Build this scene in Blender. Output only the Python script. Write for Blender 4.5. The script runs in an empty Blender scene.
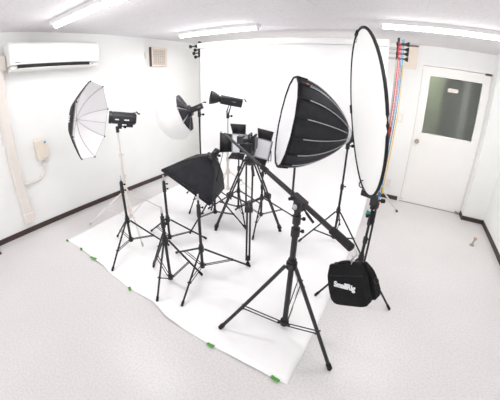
import bpy, math, random
from mathutils import Vector, Matrix

random.seed(7)
PI = math.pi
V = Vector
scene = bpy.context.scene
col = scene.collection


# ------------------------------------------------------------------ materials
def mat(name, rgb, rough=0.6, metal=0.0, noise=0.0, nscale=40.0, spec=0.4, bump=0.0, emit=None, estr=0.0,
        transmission=0.0):
    m = bpy.data.materials.new(name)
    m.use_nodes = True
    nt = m.node_tree
    b = nt.nodes['Principled BSDF']
    b.inputs['Base Color'].default_value = (*rgb, 1)
    b.inputs['Roughness'].default_value = rough
    b.inputs['Metallic'].default_value = metal
    b.inputs['Specular IOR Level'].default_value = spec
    if transmission:
        b.inputs['Transmission Weight'].default_value = transmission
    if emit:
        b.inputs['Emission Color'].default_value = (*emit, 1)
        b.inputs['Emission Strength'].default_value = estr
    if noise or bump:
        tc = nt.nodes.new('ShaderNodeTexCoord')
        n = nt.nodes.new('ShaderNodeTexNoise')
        n.inputs['Scale'].default_value = nscale
        n.inputs['Detail'].default_value = 4
        nt.links.new(tc.outputs['Object'], n.inputs['Vector'])
        if noise:
            r = nt.nodes.new('ShaderNodeValToRGB')
            r.color_ramp.elements[0].position = 0.3
            r.color_ramp.elements[1].position = 0.7
            r.color_ramp.elements[0].color = (*[max(0, c * (1 - noise)) for c in rgb], 1)
            r.color_ramp.elements[1].color = (*[min(1, c * (1 + noise)) for c in rgb], 1)
            nt.links.new(n.outputs['Fac'], r.inputs['Fac'])
            nt.links.new(r.outputs['Color'], b.inputs['Base Color'])
        if bump:
            bp = nt.nodes.new('ShaderNodeBump')
            bp.inputs['Strength'].default_value = bump
            bp.inputs['Distance'].default_value = 0.01
            nt.links.new(n.outputs['Fac'], bp.inputs['Height'])
            nt.links.new(bp.outputs['Normal'], b.inputs['Normal'])
    return m


M = {}
M['wall'] = mat('wall_paint', (0.84, 0.845, 0.835), 0.75, noise=0.015, nscale=3, spec=0.2)
M['dark_base'] = mat('dark_brown_vinyl', (0.055, 0.037, 0.032), 0.5, noise=0.12, nscale=12)
M['door'] = mat('door_paint', (0.86, 0.85, 0.83), 0.45, noise=0.01, nscale=4)
M['white_plastic'] = mat('white_plastic', (0.86, 0.85, 0.825), 0.22, noise=0.01, nscale=5, spec=0.5)
M['cream_plastic'] = mat('cream_plastic', (0.76, 0.68, 0.59), 0.5, noise=0.03, nscale=9)
M['duct'] = mat('pale_duct_plastic', (0.76, 0.71, 0.67), 0.5, noise=0.02, nscale=9)
M['board'] = mat('cream_board', (0.80, 0.72, 0.62), 0.55, noise=0.03, nscale=6)
M['ivory'] = mat('ivory_plate', (0.78, 0.73, 0.66), 0.5, noise=0.02, nscale=9)
M['slot'] = mat('black_slot', (0.02, 0.018, 0.018), 0.6, noise=0.1)
M['black'] = mat('black_metal', (0.012, 0.012, 0.014), 0.45, noise=0.15, nscale=30, spec=0.5)
M['black_soft'] = mat('black_rubber', (0.010, 0.010, 0.011), 0.75, noise=0.2, nscale=60)
M['black_body'] = mat('black_plastic_body', (0.014, 0.014, 0.017), 0.42, noise=0.12, nscale=25, spec=0.5)
M['fabric'] = mat('black_nylon', (0.021, 0.0215, 0.026), 0.65, noise=0.18, nscale=18, bump=0.12, spec=0.25)
M['bag'] = mat('black_bag_cloth', (0.007, 0.007, 0.008), 0.85, noise=0.25, nscale=90, bump=0.2, spec=0.25)
M['silver'] = mat('brushed_silver', (0.62, 0.62, 0.63), 0.3, 0.9, noise=0.06, nscale=50)
M['gray_rib'] = mat('gray_piping', (0.42, 0.43, 0.46), 0.4, 0.3, noise=0.06, nscale=50)
M['beige_metal'] = mat('beige_enamel', (0.72, 0.67, 0.635), 0.4, 0.1, noise=0.04, nscale=20)
M['steel_tube'] = mat('gray_tube', (0.52, 0.50, 0.49), 0.35, 0.5, noise=0.05, nscale=20)
M['white_cloth'] = mat('white_diffusion_cloth', (0.86, 0.86, 0.875), 0.8, noise=0.01, nscale=10)
M['umb_white'] = mat('umbrella_white_lining', (0.88, 0.87, 0.885), 0.6, noise=0.01, nscale=10)
M['umb_rib'] = mat('umbrella_rib_steel', (0.40, 0.36, 0.36), 0.4, 0.3, noise=0.05)
M['white_mark'] = mat('white_print', (0.82, 0.82, 0.84), 0.6, noise=0.01)
M['gray_mark'] = mat('gray_print', (0.16, 0.16, 0.18), 0.6, noise=0.02)
M['orange'] = mat('orange_print', (0.75, 0.20, 0.05), 0.5, noise=0.05)
M['yellow_dot'] = mat('amber_ring', (0.70, 0.42, 0.03), 0.4, noise=0.05)
M['led_face'] = mat('led_panel_diffuser', (0.86, 0.86, 0.90), 0.5, noise=0.01, nscale=20)
M['paper'] = mat('seamless_white_paper', (0.93, 0.925, 0.93), 0.75, noise=0.008, nscale=2, spec=0.2)
M['paper_core'] = mat('paper_tube_shadowed_core', (0.55, 0.47, 0.45), 0.7, noise=0.05)
M['green'] = mat('green_tape', (0.07, 0.32, 0.03), 0.6, noise=0.12, nscale=60)
M['red_chain'] = mat('red_beads', (0.55, 0.05, 0.06), 0.4, noise=0.1, nscale=90)
M['blue_chain'] = mat('blue_beads', (0.04, 0.28, 0.52), 0.4, noise=0.1, nscale=90)
M['yellow_chain'] = mat('yellow_beads', (0.80, 0.50, 0.06), 0.4, noise=0.1, nscale=90)
M['dark_red'] = mat('dark_red_plastic', (0.30, 0.03, 0.03), 0.4, noise=0.15, nscale=60)
M['teal'] = mat('teal_plastic', (0.03, 0.35, 0.36), 0.4, noise=0.1)
M['brown'] = mat('dark_red_brown_wood', (0.075, 0.028, 0.024), 0.5, noise=0.2, nscale=30)
M['brass'] = mat('worn_brass', (0.42, 0.36, 0.30), 0.35, 0.8, noise=0.1, nscale=60)
M['dark_metal'] = mat('dark_bronze', (0.13, 0.10, 0.09), 0.4, 0.6, noise=0.15, nscale=60)
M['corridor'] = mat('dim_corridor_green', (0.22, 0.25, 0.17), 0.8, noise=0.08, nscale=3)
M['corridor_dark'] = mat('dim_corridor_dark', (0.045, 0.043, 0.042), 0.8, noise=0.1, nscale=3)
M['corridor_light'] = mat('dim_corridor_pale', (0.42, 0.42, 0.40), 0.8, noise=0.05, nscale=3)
M['tube'] = mat('fluorescent_tube_lit', (1, 1, 1), 0.5, noise=0.005, emit=(1.0, 0.99, 1.0), estr=28.0)
M['fixture'] = mat('white_fixture_enamel', (0.80, 0.79, 0.79), 0.4, noise=0.01)


def floor_mat():
    m = bpy.data.materials.new('speckled_vinyl_floor')
    m.use_nodes = True
    nt = m.node_tree
    b = nt.nodes['Principled BSDF']
    tc = nt.nodes.new('ShaderNodeTexCoord')
    n1 = nt.nodes.new('ShaderNodeTexNoise'); n1.inputs['Scale'].default_value = 70; n1.inputs['Detail'].default_value = 5
    n2 = nt.nodes.new('ShaderNodeTexNoise'); n2.inputs['Scale'].default_value = 1.2; n2.inputs['Detail'].default_value = 3
    r1 = nt.nodes.new('ShaderNodeValToRGB')
    r1.color_ramp.elements[0].position = 0.36; r1.color_ramp.elements[0].color = (0.635, 0.615, 0.615, 1)
    r1.color_ramp.elements[1].position = 0.60; r1.color_ramp.elements[1].color = (0.715, 0.70, 0.695, 1)
    r2 = nt.nodes.new('ShaderNodeValToRGB')
    r2.color_ramp.elements[0].position = 0.35; r2.color_ramp.elements[0].color = (0.95, 0.95, 0.95, 1)
    r2.color_ramp.elements[1].position = 0.7; r2.color_ramp.elements[1].color = (1, 1, 1, 1)
    mx = nt.nodes.new('ShaderNodeMix'); mx.data_type = 'RGBA'; mx.blend_type = 'MULTIPLY'
    mx.inputs[0].default_value = 1.0
    L = nt.links.new
    L(tc.outputs['Object'], n1.inputs['Vector']); L(tc.outputs['Object'], n2.inputs['Vector'])
    L(n1.outputs['Fac'], r1.inputs['Fac']); L(n2.outputs['Fac'], r2.inputs['Fac'])
    L(r1.outputs['Color'], mx.inputs[6]); L(r2.outputs['Color'], mx.inputs[7])
    L(mx.outputs[2], b.inputs['Base Color'])
    b.inputs['Roughness'].default_value = 0.33
    b.inputs['Specular IOR Level'].default_value = 0.45
    return m


def ceiling_mat():
    m = bpy.data.materials.new('pitted_ceiling_tiles')
    m.use_nodes = True
    nt = m.node_tree
    b = nt.nodes['Principled BSDF']
    L = nt.links.new
    tc = nt.nodes.new('ShaderNodeTexCoord')
    br = nt.nodes.new('ShaderNodeTexBrick')
    br.inputs['Scale'].default_value = 1.0
    br.inputs['Brick Width'].default_value = 0.91
    br.inputs['Row Height'].default_value = 0.455
    br.inputs['Mortar Size'].default_value = 0.0022
    br.inputs['Color1'].default_value = (0.76, 0.74, 0.76, 1)
    br.inputs['Color2'].default_value = (0.76, 0.74, 0.76, 1)
    br.inputs['Mortar'].default_value = (0.65, 0.63, 0.65, 1)
    v = nt.nodes.new('ShaderNodeTexNoise'); v.inputs['Scale'].default_value = 42; v.inputs['Detail'].default_value = 3
    r = nt.nodes.new('ShaderNodeValToRGB')
    r.color_ramp.elements[0].position = 0.33; r.color_ramp.elements[0].color = (0.90, 0.90, 0.90, 1)
    r.color_ramp.elements[1].position = 0.44; r.color_ramp.elements[1].color = (1, 1, 1, 1)
    mx = nt.nodes.new('ShaderNodeMix'); mx.data_type = 'RGBA'; mx.blend_type = 'MULTIPLY'; mx.inputs[0].default_value = 1
    L(tc.outputs['Object'], br.inputs['Vector']); L(tc.outputs['Object'], v.inputs['Vector'])
    L(v.outputs['Fac'], r.inputs['Fac'])
    L(br.outputs['Color'], mx.inputs[6]); L(r.outputs['Color'], mx.inputs[7])
    L(mx.outputs[2], b.inputs['Base Color'])
    b.inputs['Roughness'].default_value = 0.9
    b.inputs['Specular IOR Level'].default_value = 0.1
    return m


def globe_mat():
    m = bpy.data.materials.new('translucent_white_globe_cloth')
    m.use_nodes = True
    nt = m.node_tree
    b = nt.nodes['Principled BSDF']
    b.inputs['Base Color'].default_value = (0.96, 0.96, 0.955, 1)
    b.inputs['Roughness'].default_value = 0.7
    tr = nt.nodes.new('ShaderNodeBsdfTranslucent'); tr.inputs['Color'].default_value = (0.96, 0.96, 0.955, 1)
    mx = nt.nodes.new('ShaderNodeMixShader'); mx.inputs[0].default_value = 0.45
    tc = nt.nodes.new('ShaderNodeTexCoord'); n = nt.nodes.new('ShaderNodeTexNoise'); n.inputs['Scale'].default_value = 6
    bp = nt.nodes.new('ShaderNodeBump'); bp.inputs['Strength'].default_value = 0.05
    L = nt.links.new
    L(tc.outputs['Object'], n.inputs['Vector']); L(n.outputs['Fac'], bp.inputs['Height']); L(bp.outputs['Normal'], b.inputs['Normal'])
    L(b.outputs[0], mx.inputs[1]); L(tr.outputs[0], mx.inputs[2])
    L(mx.outputs[0], nt.nodes['Material Output'].inputs['Surface'])
    return m


def frosted_mat():
    m = bpy.data.materials.new('frosted_door_glass')
    m.use_nodes = True
    nt = m.node_tree
    b = nt.nodes['Principled BSDF']
    b.inputs['Base Color'].default_value = (0.88, 0.92, 0.86, 1)
    b.inputs['Roughness'].default_value = 0.45
    b.inputs['Transmission Weight'].default_value = 0.93
    b.inputs['IOR'].default_value = 1.15
    b.inputs['Specular IOR Level'].default_value = 0.15
    tc = nt.nodes.new('ShaderNodeTexCoord'); n = nt.nodes.new('ShaderNodeTexNoise'); n.inputs['Scale'].default_value = 120
    bp = nt.nodes.new('ShaderNodeBump'); bp.inputs['Strength'].default_value = 0.15; bp.inputs['Distance'].default_value = 0.002
    L = nt.links.new
    L(tc.outputs['Object'], n.inputs['Vector']); L(n.outputs['Fac'], bp.inputs['Height']); L(bp.outputs['Normal'], b.inputs['Normal'])
    return m


def grille_mat():
    m = bpy.data.materials.new('woven_vent_grille')
    m.use_nodes = True
    nt = m.node_tree
    b = nt.nodes['Principled BSDF']
    tc = nt.nodes.new('ShaderNodeTexCoord')
    ck = nt.nodes.new('ShaderNodeTexNoise'); ck.inputs['Scale'].default_value = 60
    r = nt.nodes.new('ShaderNodeValToRGB')
    r.color_ramp.elements[0].position = 0.38; r.color_ramp.elements[0].color = (0.42, 0.37, 0.35, 1)
    r.color_ramp.elements[1].position = 0.62; r.color_ramp.elements[1].color = (0.62, 0.56, 0.51, 1)
    L = nt.links.new
    L(tc.outputs['Object'], ck.inputs['Vector']); L(ck.outputs['Fac'], r.inputs['Fac']); L(r.outputs['Color'], b.inputs['Base Color'])
    return m


M['floor'] = floor_mat()
M['ceiling'] = ceiling_mat()
M['globe'] = globe_mat()
M['frosted'] = frosted_mat()
M['grille'] = grille_mat()


# ------------------------------------------------------------------ mesh builder
def basis(axis, hint=V((0, 0, 1))):
    a = V(axis).normalized()
    if abs(a.dot(hint)) > 0.98:
        hint = V((1, 0, 0)) if abs(a.x) < 0.9 else V((0, 1, 0))
    u = a.cross(hint).normalized()
    return u, u.cross(a).normalized(), a     # u sideways, w upward, a axis


class MB:
    def __init__(self):
        self.v, self.f = [], []

    def add(self, vs, fs):
        o = len(self.v)
        self.v += [V(p) for p in vs]
        self.f += [[i + o for i in q] for q in fs]
        return self

    def box(self, c, s, R=None):
        R = R or Matrix.Identity(3)
        c = V(c)
        vs = [c + R @ V((sx * s[0] / 2, sy * s[1] / 2, sz * s[2] / 2)) for sx in (-1, 1) for sy in (-1, 1) for sz in (-1, 1)]
        return self.add(vs, [(0, 1, 3, 2), (4, 6, 7, 5), (0, 4, 5, 1), (2, 3, 7, 6), (0, 2, 6, 4), (1, 5, 7, 3)])

    def span(self, a, b):
        a, b = V(a), V(b)
        return self.box((a + b) / 2, [abs(b[i] - a[i]) for i in range(3)])

    def lathe(self, prof, p0, axis, n=20, closed=False, phase=0.0):
        """prof: list of (distance along axis, radius)."""
        u, w, a = basis(axis)
        p0 = V(p0)
        vs, fs = [], []
        for d, r in prof:
            for k in range(n):
                t = phase + 2 * PI * k / n
                vs.append(p0 + a * d + (u * math.cos(t) + w * math.sin(t)) * r)
        for i in range(len(prof) - 1):
            for k in range(n):
                k2 = (k + 1) % n
                fs.append((i * n + k, i * n + k2, (i + 1) * n + k2, (i + 1) * n + k))
        if closed:
            fs.append(tuple(range(n))[::-1])
            fs.append(tuple((len(prof) - 1) * n + k for k in range(n)))
        return self.add(vs, fs)

    def cyl(self, a, b, r0, r1=None, n=12):
        a, b = V(a), V(b)
        r1 = r0 if r1 is None else r1
        return self.lathe([(0, r0), ((b - a).length, r1)], a, b - a, n, True)

    def tube(self, pts, r, n=8, closed=False):
        pts = [V(p) for p in pts]
        m = len(pts)
        vs, fs = [], []
        prev = None
        for i, p in enumerate(pts):
            if closed:
                t = pts[(i + 1) % m] - pts[(i - 1) % m]
            else:
                t = pts[min(i + 1, m - 1)] - pts[max(i - 1, 0)]
            t.normalize()
            if prev is None:
                u, w, _ = basis(t)
            else:
                u = (prev - t * prev.dot(t)).normalized()
                w = t.cross(u)
            prev = u
            rr = r[i] if isinstance(r, (list, tuple)) else r
            for k in range(n):
                a = 2 * PI * k / n
                vs.append(p + (u * math.cos(a) + w * math.sin(a)) * rr)
        for i in range(m if closed else m - 1):
            j = (i + 1) % m
            for k in range(n):
                k2 = (k + 1) % n
                fs.append((i * n + k, i * n + k2, j * n + k2, j * n + k))
        if not closed:
            fs.append(tuple(range(n))[::-1])
            fs.append(tuple((m - 1) * n + k for k in range(n)))
        return self.add(vs, fs)

    def prism(self, poly, o, u, w, d):
        """poly 2D points in (u,w), extruded along vector d."""
        o, u, w, d = V(o), V(u), V(w), V(d)
        n = len(poly)
        a = [o + u * x + w * y for x, y in poly]
        vs = a + [p + d for p in a]
        fs = [tuple(range(n))[::-1], tuple(range(n, 2 * n))]
        fs += [(i, (i + 1) % n, n + (i + 1) % n, n + i) for i in range(n)]
        return self.add(vs, fs)

    def grid(self, rows):
        n = len(rows[0])
        vs = [p for r in rows for p in r]
        fs = [(i * n + j, i * n + j + 1, (i + 1) * n + j + 1, (i + 1) * n + j) for i in range(len(rows) - 1) for j in range(n - 1)]
        return self.add(vs, fs)

    def ball(self, c, r, n=10, m=6):
        prof = [(-r * math.cos(PI * i / m), max(1e-4, r * math.sin(PI * i / m))) for i in range(m + 1)]
        return self.lathe(prof, c, (0, 0, 1), n)


def origin(o):
    p = V((0, 0, 0))
    while o is not None:
        p += o.location
        o = o.parent
    return p


def obj(name, mb, m, parent=None, loc=None, bevel=0.0, thick=0.0, smooth=True):
    """one mesh object; vertices are given in world metres, stored relative to its parent (or loc)."""
    base = origin(parent) if parent else V(loc or (0, 0, 0))
    me = bpy.data.meshes.new(name)
    me.from_pydata([tuple(v - base) for v in mb.v], [], mb.f)
    me.validate()
    import bmesh
    bm = bmesh.new(); bm.from_mesh(me)
    bmesh.ops.recalc_face_normals(bm, faces=bm.faces)
    bm.to_mesh(me); bm.free()
    if smooth:
        for p in me.polygons:
            p.use_smooth = True
        me.set_sharp_from_angle(angle=math.radians(35))
    me.materials.append(M[m] if isinstance(m, str) else m)
    o = bpy.data.objects.new(name, me)
    col.objects.link(o)
    if parent:
        o.parent = parent
    else:
        o.location = base
    if thick:
        s = o.modifiers.new('thickness', 'SOLIDIFY'); s.thickness = thick; s.offset = 0
    if bevel:
        b = o.modifiers.new('bevel', 'BEVEL'); b.width = bevel; b.segments = 2; b.limit_method = 'ANGLE'
    return o


def tag(o, label, cat, group=None):
    o['label'] = label
    o['category'] = cat
    if group:
        o['group'] = group
    return o


def thing(name, loc, label, cat, group=None):
    o = bpy.data.objects.new(name, None)
    o.empty_display_size = 0.05
    col.objects.link(o)
    o.location = loc
    return tag(o, label, cat, group)


def struct(name, mb, m, parent=None, **k):
    o = obj(name, mb, m, parent, **k)
    if not parent:
        o['kind'] = 'structure'
    return o


def text_obj(name, s, size, o, x, y, m, parent, depth=0.002, offset=0.0, align='CENTER'):
    """lettering as a flat mesh: baseline direction x, up direction y, at world point o"""
    cu = bpy.data.curves.new(name, 'FONT')
    cu.body = s; cu.size = size; cu.extrude = depth / 2; cu.offset = offset
    cu.align_x = align; cu.align_y = 'CENTER'
    t = bpy.data.objects.new(name + '_src', cu)
    col.objects.link(t)
    dg = bpy.context.evaluated_depsgraph_get()
    me = bpy.data.meshes.new_from_object(t.evaluated_get(dg))
    bpy.data.objects.remove(t)
    x, y = V(x).normalized(), V(y).normalized()
    z = x.cross(y)
    R = Matrix((x, y, z)).transposed()
    base = origin(parent)
    for v in me.vertices:
        v.co = R @ v.co + V(o) - base
    me.materials.clear(); me.materials.append(M[m])
    ob = bpy.data.objects.new(name, me)
    col.objects.link(ob); ob.parent = parent
    return ob


# ------------------------------------------------------------------ the room
H = 2.27
XR, YP, XP = 4.976, -0.186, 4.662
YF = -6.4
DX0, DX1, DH = 3.718, 4.647, 2.0

struct('floor', MB().span((-0.12, YF, -0.1), (XR + 0.12, 0.02, 0)), 'floor')
struct('ceiling', MB().span((-0.12, YF, H), (XR + 0.12, 0.12, H + 0.1)), 'ceiling')
struct('wall_left', MB().span((-0.12, YF, 0), (0, 0.12, H)), 'wall')
wb = MB().span((0, 0, 0), (DX0 - 0.035, 0.12, H)).span((DX1 + 0.012, 0, 0), (XR + 0.12, 0.12, H)).span((DX0 - 0.035, 0, DH + 0.035), (DX1 + 0.012, 0.12, H))
struct('wall_back', wb, 'wall')
struct('wall_right', MB().span((XR, YF, 0), (XR + 0.12, 0, H)), 'wall')
struct('wall_right_return', MB().span((XP, YP, 0), (XR, 0, H)), 'wall')
BH = 0.062
struct('baseboard_left', MB().span((0, YF, 0), (0.011, -0.012, BH)), 'dark_base')
struct('baseboard_back', MB().span((0, -0.011, 0), (DX0 - 0.04, 0, BH)), 'dark_base')
struct('baseboard_right', MB().span((XR - 0.011, YF, 0), (XR, YP, BH)), 'dark_base')
struct('baseboard_return', MB().span((XP - 0.011, YP - 0.011, 0), (XR - 0.011, YP, BH)).span((XP - 0.011, YP, 0), (XP, -0.004, BH)), 'dark_base')

# door with frosted pane and the dim corridor behind it
door = bpy.data.objects.new('door_1', None); col.objects.link(door); door.location = (DX0, 0, 0); door['kind'] = 'structure'
obj('door_frame', MB().span((DX0 - 0.035, -0.012, 0), (DX0 - 0.004, 0.1, DH + 0.035)).span((DX1 + 0.004, -0.008, 0), (DX1 + 0.012, 0.1, DH + 0.035)).span((DX0 - 0.004, -0.012, DH + 0.006), (DX1 + 0.004, 0.1, DH + 0.035)), 'door', door)
GX0, GX1, GZ0, GZ1 = 3.833, 4.544, 1.078, 1.872
leaf = MB().span((DX0, 0.004, 0.008), (GX0, 0.042, DH)).span((GX1, 0.004, 0.008), (DX1, 0.042, DH))
leaf.span((GX0, 0.004, 0.008), (GX1, 0.042, GZ0)).span((GX0, 0.004, GZ1), (GX1, 0.042, DH))
lf = obj('door_panel', leaf, 'door', door)
obj('threshold', MB().span((DX0 - 0.02, -0.004, 0), (DX1 + 0.01, 0.06, 0.006)), 'brass', door)
obj('glass_pane', MB().span((GX0, 0.02, GZ0), (GX1, 0.026, GZ1)), 'frosted', lf)
obj('sign_plate', MB().span((4.094, 0.012, 1.690), (4.238, 0.0195, 1.742)), 'ivory', lf)
kn = MB().lathe([(0, 0.033), (0.006, 0.033), (0.007, 0.012), (0.035, 0.012), (0.038, 0.026), (0.058, 0.028), (0.066, 0.02), (0.066, 0.001)], (3.787, 0.004, 0.945), (0, -1, 0), 18)
obj('door_knob', kn, 'brass', lf)
obj('hinge', MB().span((4.555, -0.012, 1.985), (4.648, 0.004, 2.018)).cyl((4.565, -0.014, 2.0), (4.645, -0.014, 2.0), 0.011), 'dark_metal', door)
obj('hinge', MB().cyl((4.575, 0.0, 0.03), (4.64, -0.004, 0.014), 0.012, 0.009).span((4.60, -0.012, 0.004), (4.65, 0.004, 0.02)), 'brass', door)
obj('strike_bolt', MB().cyl((3.742, 0.004, 0.05), (3.742, -0.006, 0.05), 0.008), 'brass', lf)
struct('wall_corridor', MB().span((3.2, 0.75, 0), (4.12, 0.8, H)), 'corridor')
struct('wall_corridor_far', MB().span((4.12, 0.95, 0), (5.3, 1.0, H)), 'corridor_dark')
struct('trim_corridor', MB().span((4.47, 0.85, 0), (4.56, 0.93, H)), 'corridor_light')
struct('wall_corridor_left', MB().span((3.15, 0.12, 0), (3.2, 1.0, H)).span((3.2, 0.12, H), (5.3, 1.0, H + .05)).span((5.25, 0.12, 0), (5.3, 1.0, H)), 'corridor_dark')
struct('floor_corridor', MB().span((3.2, 0.0, -0.08), (5.3, 1.0, 0.0)), 'corridor_dark')


# ------------------------------------------------------------------ ceiling lights
def ceiling_light(x0, y, label, L=1.24):
    t = thing('ceiling_light', (x0 + L / 2, y, H), label, 'ceiling light', 'fluorescent ceiling lights')
    prof = [(-0.062, 0), (-0.05, -0.035), (0.05, -0.035), (0.062, 0)]
    obj('housing', MB().prism(prof, (x0, y, H - 0.0005), (0, 1, 0), (0, 0, 1), (L, 0, 0)), 'fixture', t)
    n = 10
    half = [(0.026 * math.cos(PI + PI * k / n), -0.035 + 0.034 * math.sin(PI + PI * k / n)) for k in range(n + 1)]
    obj('diffuser', MB().prism(half, (x0 + 0.025, y, H - 0.0005), (0, 1, 0), (0, 0, 1), (L - 0.05, 0, 0)), 'tube', t)
    obj('end_cap', MB().prism([(a * 1.08, b * 1.02) for a, b in half], (x0 + 0.003, y, H), (0, 1, 0), (0, 0, 1), (0.022, 0, 0)), 'fixture', t)
    obj('end_cap', MB().prism([(a * 1.08, b * 1.02) for a, b in half], (x0 + L - 0.025, y, H), (0, 1, 0), (0, 0, 1), (0.022, 0, 0)), 'fixture', t)
    return t


ceiling_light(0.63, -1.30, 'lit ceiling tube light above the left end of the paper roll')
ceiling_light(3.225, -1.31, 'lit ceiling tube light in front of the door wall')
ceiling_light(0.56, -3.03, 'lit ceiling tube light near the air conditioner')

# ------------------------------------------------------------------ things on the left wall
t = thing('air_conditioner', (0, -2.86, 1.85), 'long white wall-mounted air conditioner above the pale pipe cover', 'air conditioner')
y0, y1 = -3.395, -2.312
prof = [(0, 2.135), (0.17, 2.135), (0.205, 2.115), (0.212, 2.0), (0.206, 1.895), (0.0, 1.885)]
obj('body', MB().prism(prof, (0.0, y0, 0), (1, 0, 0), (0, 0, 1), (0, y1 - y0, 0)), 'white_plastic', t, bevel=0.012)
obj('bottom_tray', MB().prism([(0, 1.885), (0.185, 1.887), (0.178, 1.852), (0.15, 1.838), (0, 1.832)], (0.001, y0 + 0.012, 0), (1, 0, 0), (0, 0, 1), (0, y1 - y0 - 0.024, 0)), 'white_plastic', t, bevel=0.006)
obj('air_slot', MB().prism([(0.10, 1.892), (0.209, 1.897), (0.200, 1.861), (0.10, 1.861)], (0.001, y0 + 0.075, 0), (1, 0, 0), (0, 0, 1), (0, y1 - y0 - 0.22, 0)), 'slot', t)
obj('louver', MB().prism([(0.14, 1.856), (0.200, 1.860), (0.200, 1.853), (0.14, 1.848)], (0.001, y0 + 0.08, 0), (1, 0, 0), (0, 0, 1), (0, y1 - y0 - 0.23, 0)), 'white_plastic', t)
obj('maker_mark', MB().span((0.213, y0 + 0.05, 1.918), (0.2145, y0 + 0.105, 1.926)), 'gray_mark', t)
obj('indicator_lamp', MB().span((0.195, y1 - 0.12, 1.868), (0.2, y1 - 0.09, 1.874)), 'gray_mark', t)

t = thing('pipe_cover', (0, -3.49, 0.14), 'tall pale plastic pipe cover running down the left wall', 'pipe cover')
obj('duct', MB().prism([(-0.055, 0), (-0.055, 0.045), (-0.04, 0.062), (0.04, 0.062), (0.055, 0.045), (0.055, 0)], (0, -3.49, 0.245), (0, 1, 0), (1, 0, 0), (0, 0, 1.70)), 'duct', t)
obj('end_cap', MB().prism([(-0.066, 0), (-0.066, 0.055), (-0.05, 0.075), (0.05, 0.075), (0.066, 0.055), (0.066, 0)], (0, -3.49, 0.135), (0, 1, 0), (1, 0, 0), (0, 0, 0.125)), 'duct', t, bevel=0.01)
obj('elbow', MB().span((0, -3.56, 1.86), (0.075, -3.398, 2.02)), 'duct', t, bevel=0.015)

t = thing('junction_box', (0, -3.137, 0.82), 'small cream junction box on the left wall with a curved conduit', 'junction box')
obj('cover', MB().span((0.0, -3.215, 0.83), (0.055, -3.06, 1.055)), 'cream_plastic', t, bevel=0.008)
obj('blue_sticker', MB().span((0.055, -3.105, 1.005), (0.0565, -3.082, 1.03)), 'blue_chain', t)
obj('outlet_base', MB().span((0.005, -3.2, 0.815), (0.05, -3.08, 0.83)), 'duct', t)
pts = [(0.02, -3.14, 0.82), (0.02, -3.14, 0.75), (0.02, -3.15, 0.68), (0.02, -3.18, 0.63), (0.02, -3.23, 0.60), (0.02, -3.30, 0.588), (0.02, -3.436, 0.587)]
cd = obj('conduit', MB().tube(pts, 0.0125, 8), 'duct', t)
obj('clip', MB().span((0.0, -3.218, 0.60), (0.034, -3.202, 0.632)), 'duct', cd)

t = thing('wall_vent', (0, -1.14, 1.84), 'square beige ventilation grille high on the left wall', 'vent')
fr = MB()
for a, b in (((0, -1.305, 1.845), (0.05, -1.27, 2.13)), ((0, -1.015, 1.845), (0.05, -0.98, 2.13)), ((0, -1.27, 2.10), (0.05, -1.015, 2.13)), ((0, -1.27, 1.845), (0.05, -1.015, 1.87))):
    fr.span(a, b)
obj('vent_frame', fr, 'cream_plastic', t, bevel=0.005)
obj('vent_side', MB().span((0.0, -1.312, 1.84), (0.048, -1.305, 2.135)), 'dark_metal', t)
obj('grille', MB().span((0.0, -1.27, 1.87), (0.038, -1.015, 2.10)), 'grille', t)
sl = MB()
for k in range(9):
    z = 1.885 + k * 0.0252
    sl.box((0.043, -1.1425, z), (0.008, 0.255, 0.006))
for k in range(5):
    sl.box((0.043, -1.23 + k * 0.044, 1.985), (0.008, 0.005, 0.23))
obj('slats', sl, 'cream_plastic', t)

t = thing('cord_switch', (0, -1.39, 1.95), 'small ivory switch on a hanging cord beside the square vent', 'switch')
obj('switch_body', MB().span((0.0, -1.405, 1.955), (0.03, -1.375, 2.055)), 'ivory', t, bevel=0.006)
obj('cord', MB().tube([(0.008, -1.39, 2.05), (0.008, -1.395, 2.15), (0.008, -1.38, 2.265)], 0.003, 6), 'ivory', t)
obj('cord', MB().tube([(0.008, -1.39, 1.96), (0.008, -1.37, 1.88), (0.008, -1.34, 1.83), (0.008, -1.31, 1.85)], 0.003, 6), 'ivory', t)

# ------------------------------------------------------------------ things on the door wall
t = thing('access_board', (3.515, 0, 1.93), 'plain cream board mounted high on the wall left of the door', 'board')
obj('panel', MB().span((3.40, -0.018, 1.93), (3.628, 0, 2.235)), 'board', t, bevel=0.003)
obj('top_edge', MB().span((3.36, -0.022, 2.238), (3.63, 0, 2.256)), 'dark_metal', t)
obj('surface_wire_cover', MB().span((3.492, -0.012, 1.31), (3.506, 0, 1.93)), 'wall', t)

t = thing('light_switch', (3.497, 0, 1.18), 'small ivory light switch plate on the wall beside the door', 'switch')
obj('plate', MB().span((3.462, -0.01, 1.175), (3.532, 0, 1.297)), 'ivory', t, bevel=0.003)
obj('rocker', MB().span((3.482, -0.015, 1.205), (3.512, -0.008, 1.267)), 'white_plastic', t)
t = thing('power_outlet', (3.49, 0, 0.19), 'ivory power outlet plate low on the wall above the dark baseboard', 'outlet')
obj('plate', MB().span((3.455, -0.01, 0.185), (3.527, 0, 0.303)), 'ivory', t, bevel=0.003)
obj('socket', MB().span((3.475, -0.013, 0.21), (3.507, -0.008, 0.278)), 'ivory', t)

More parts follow.
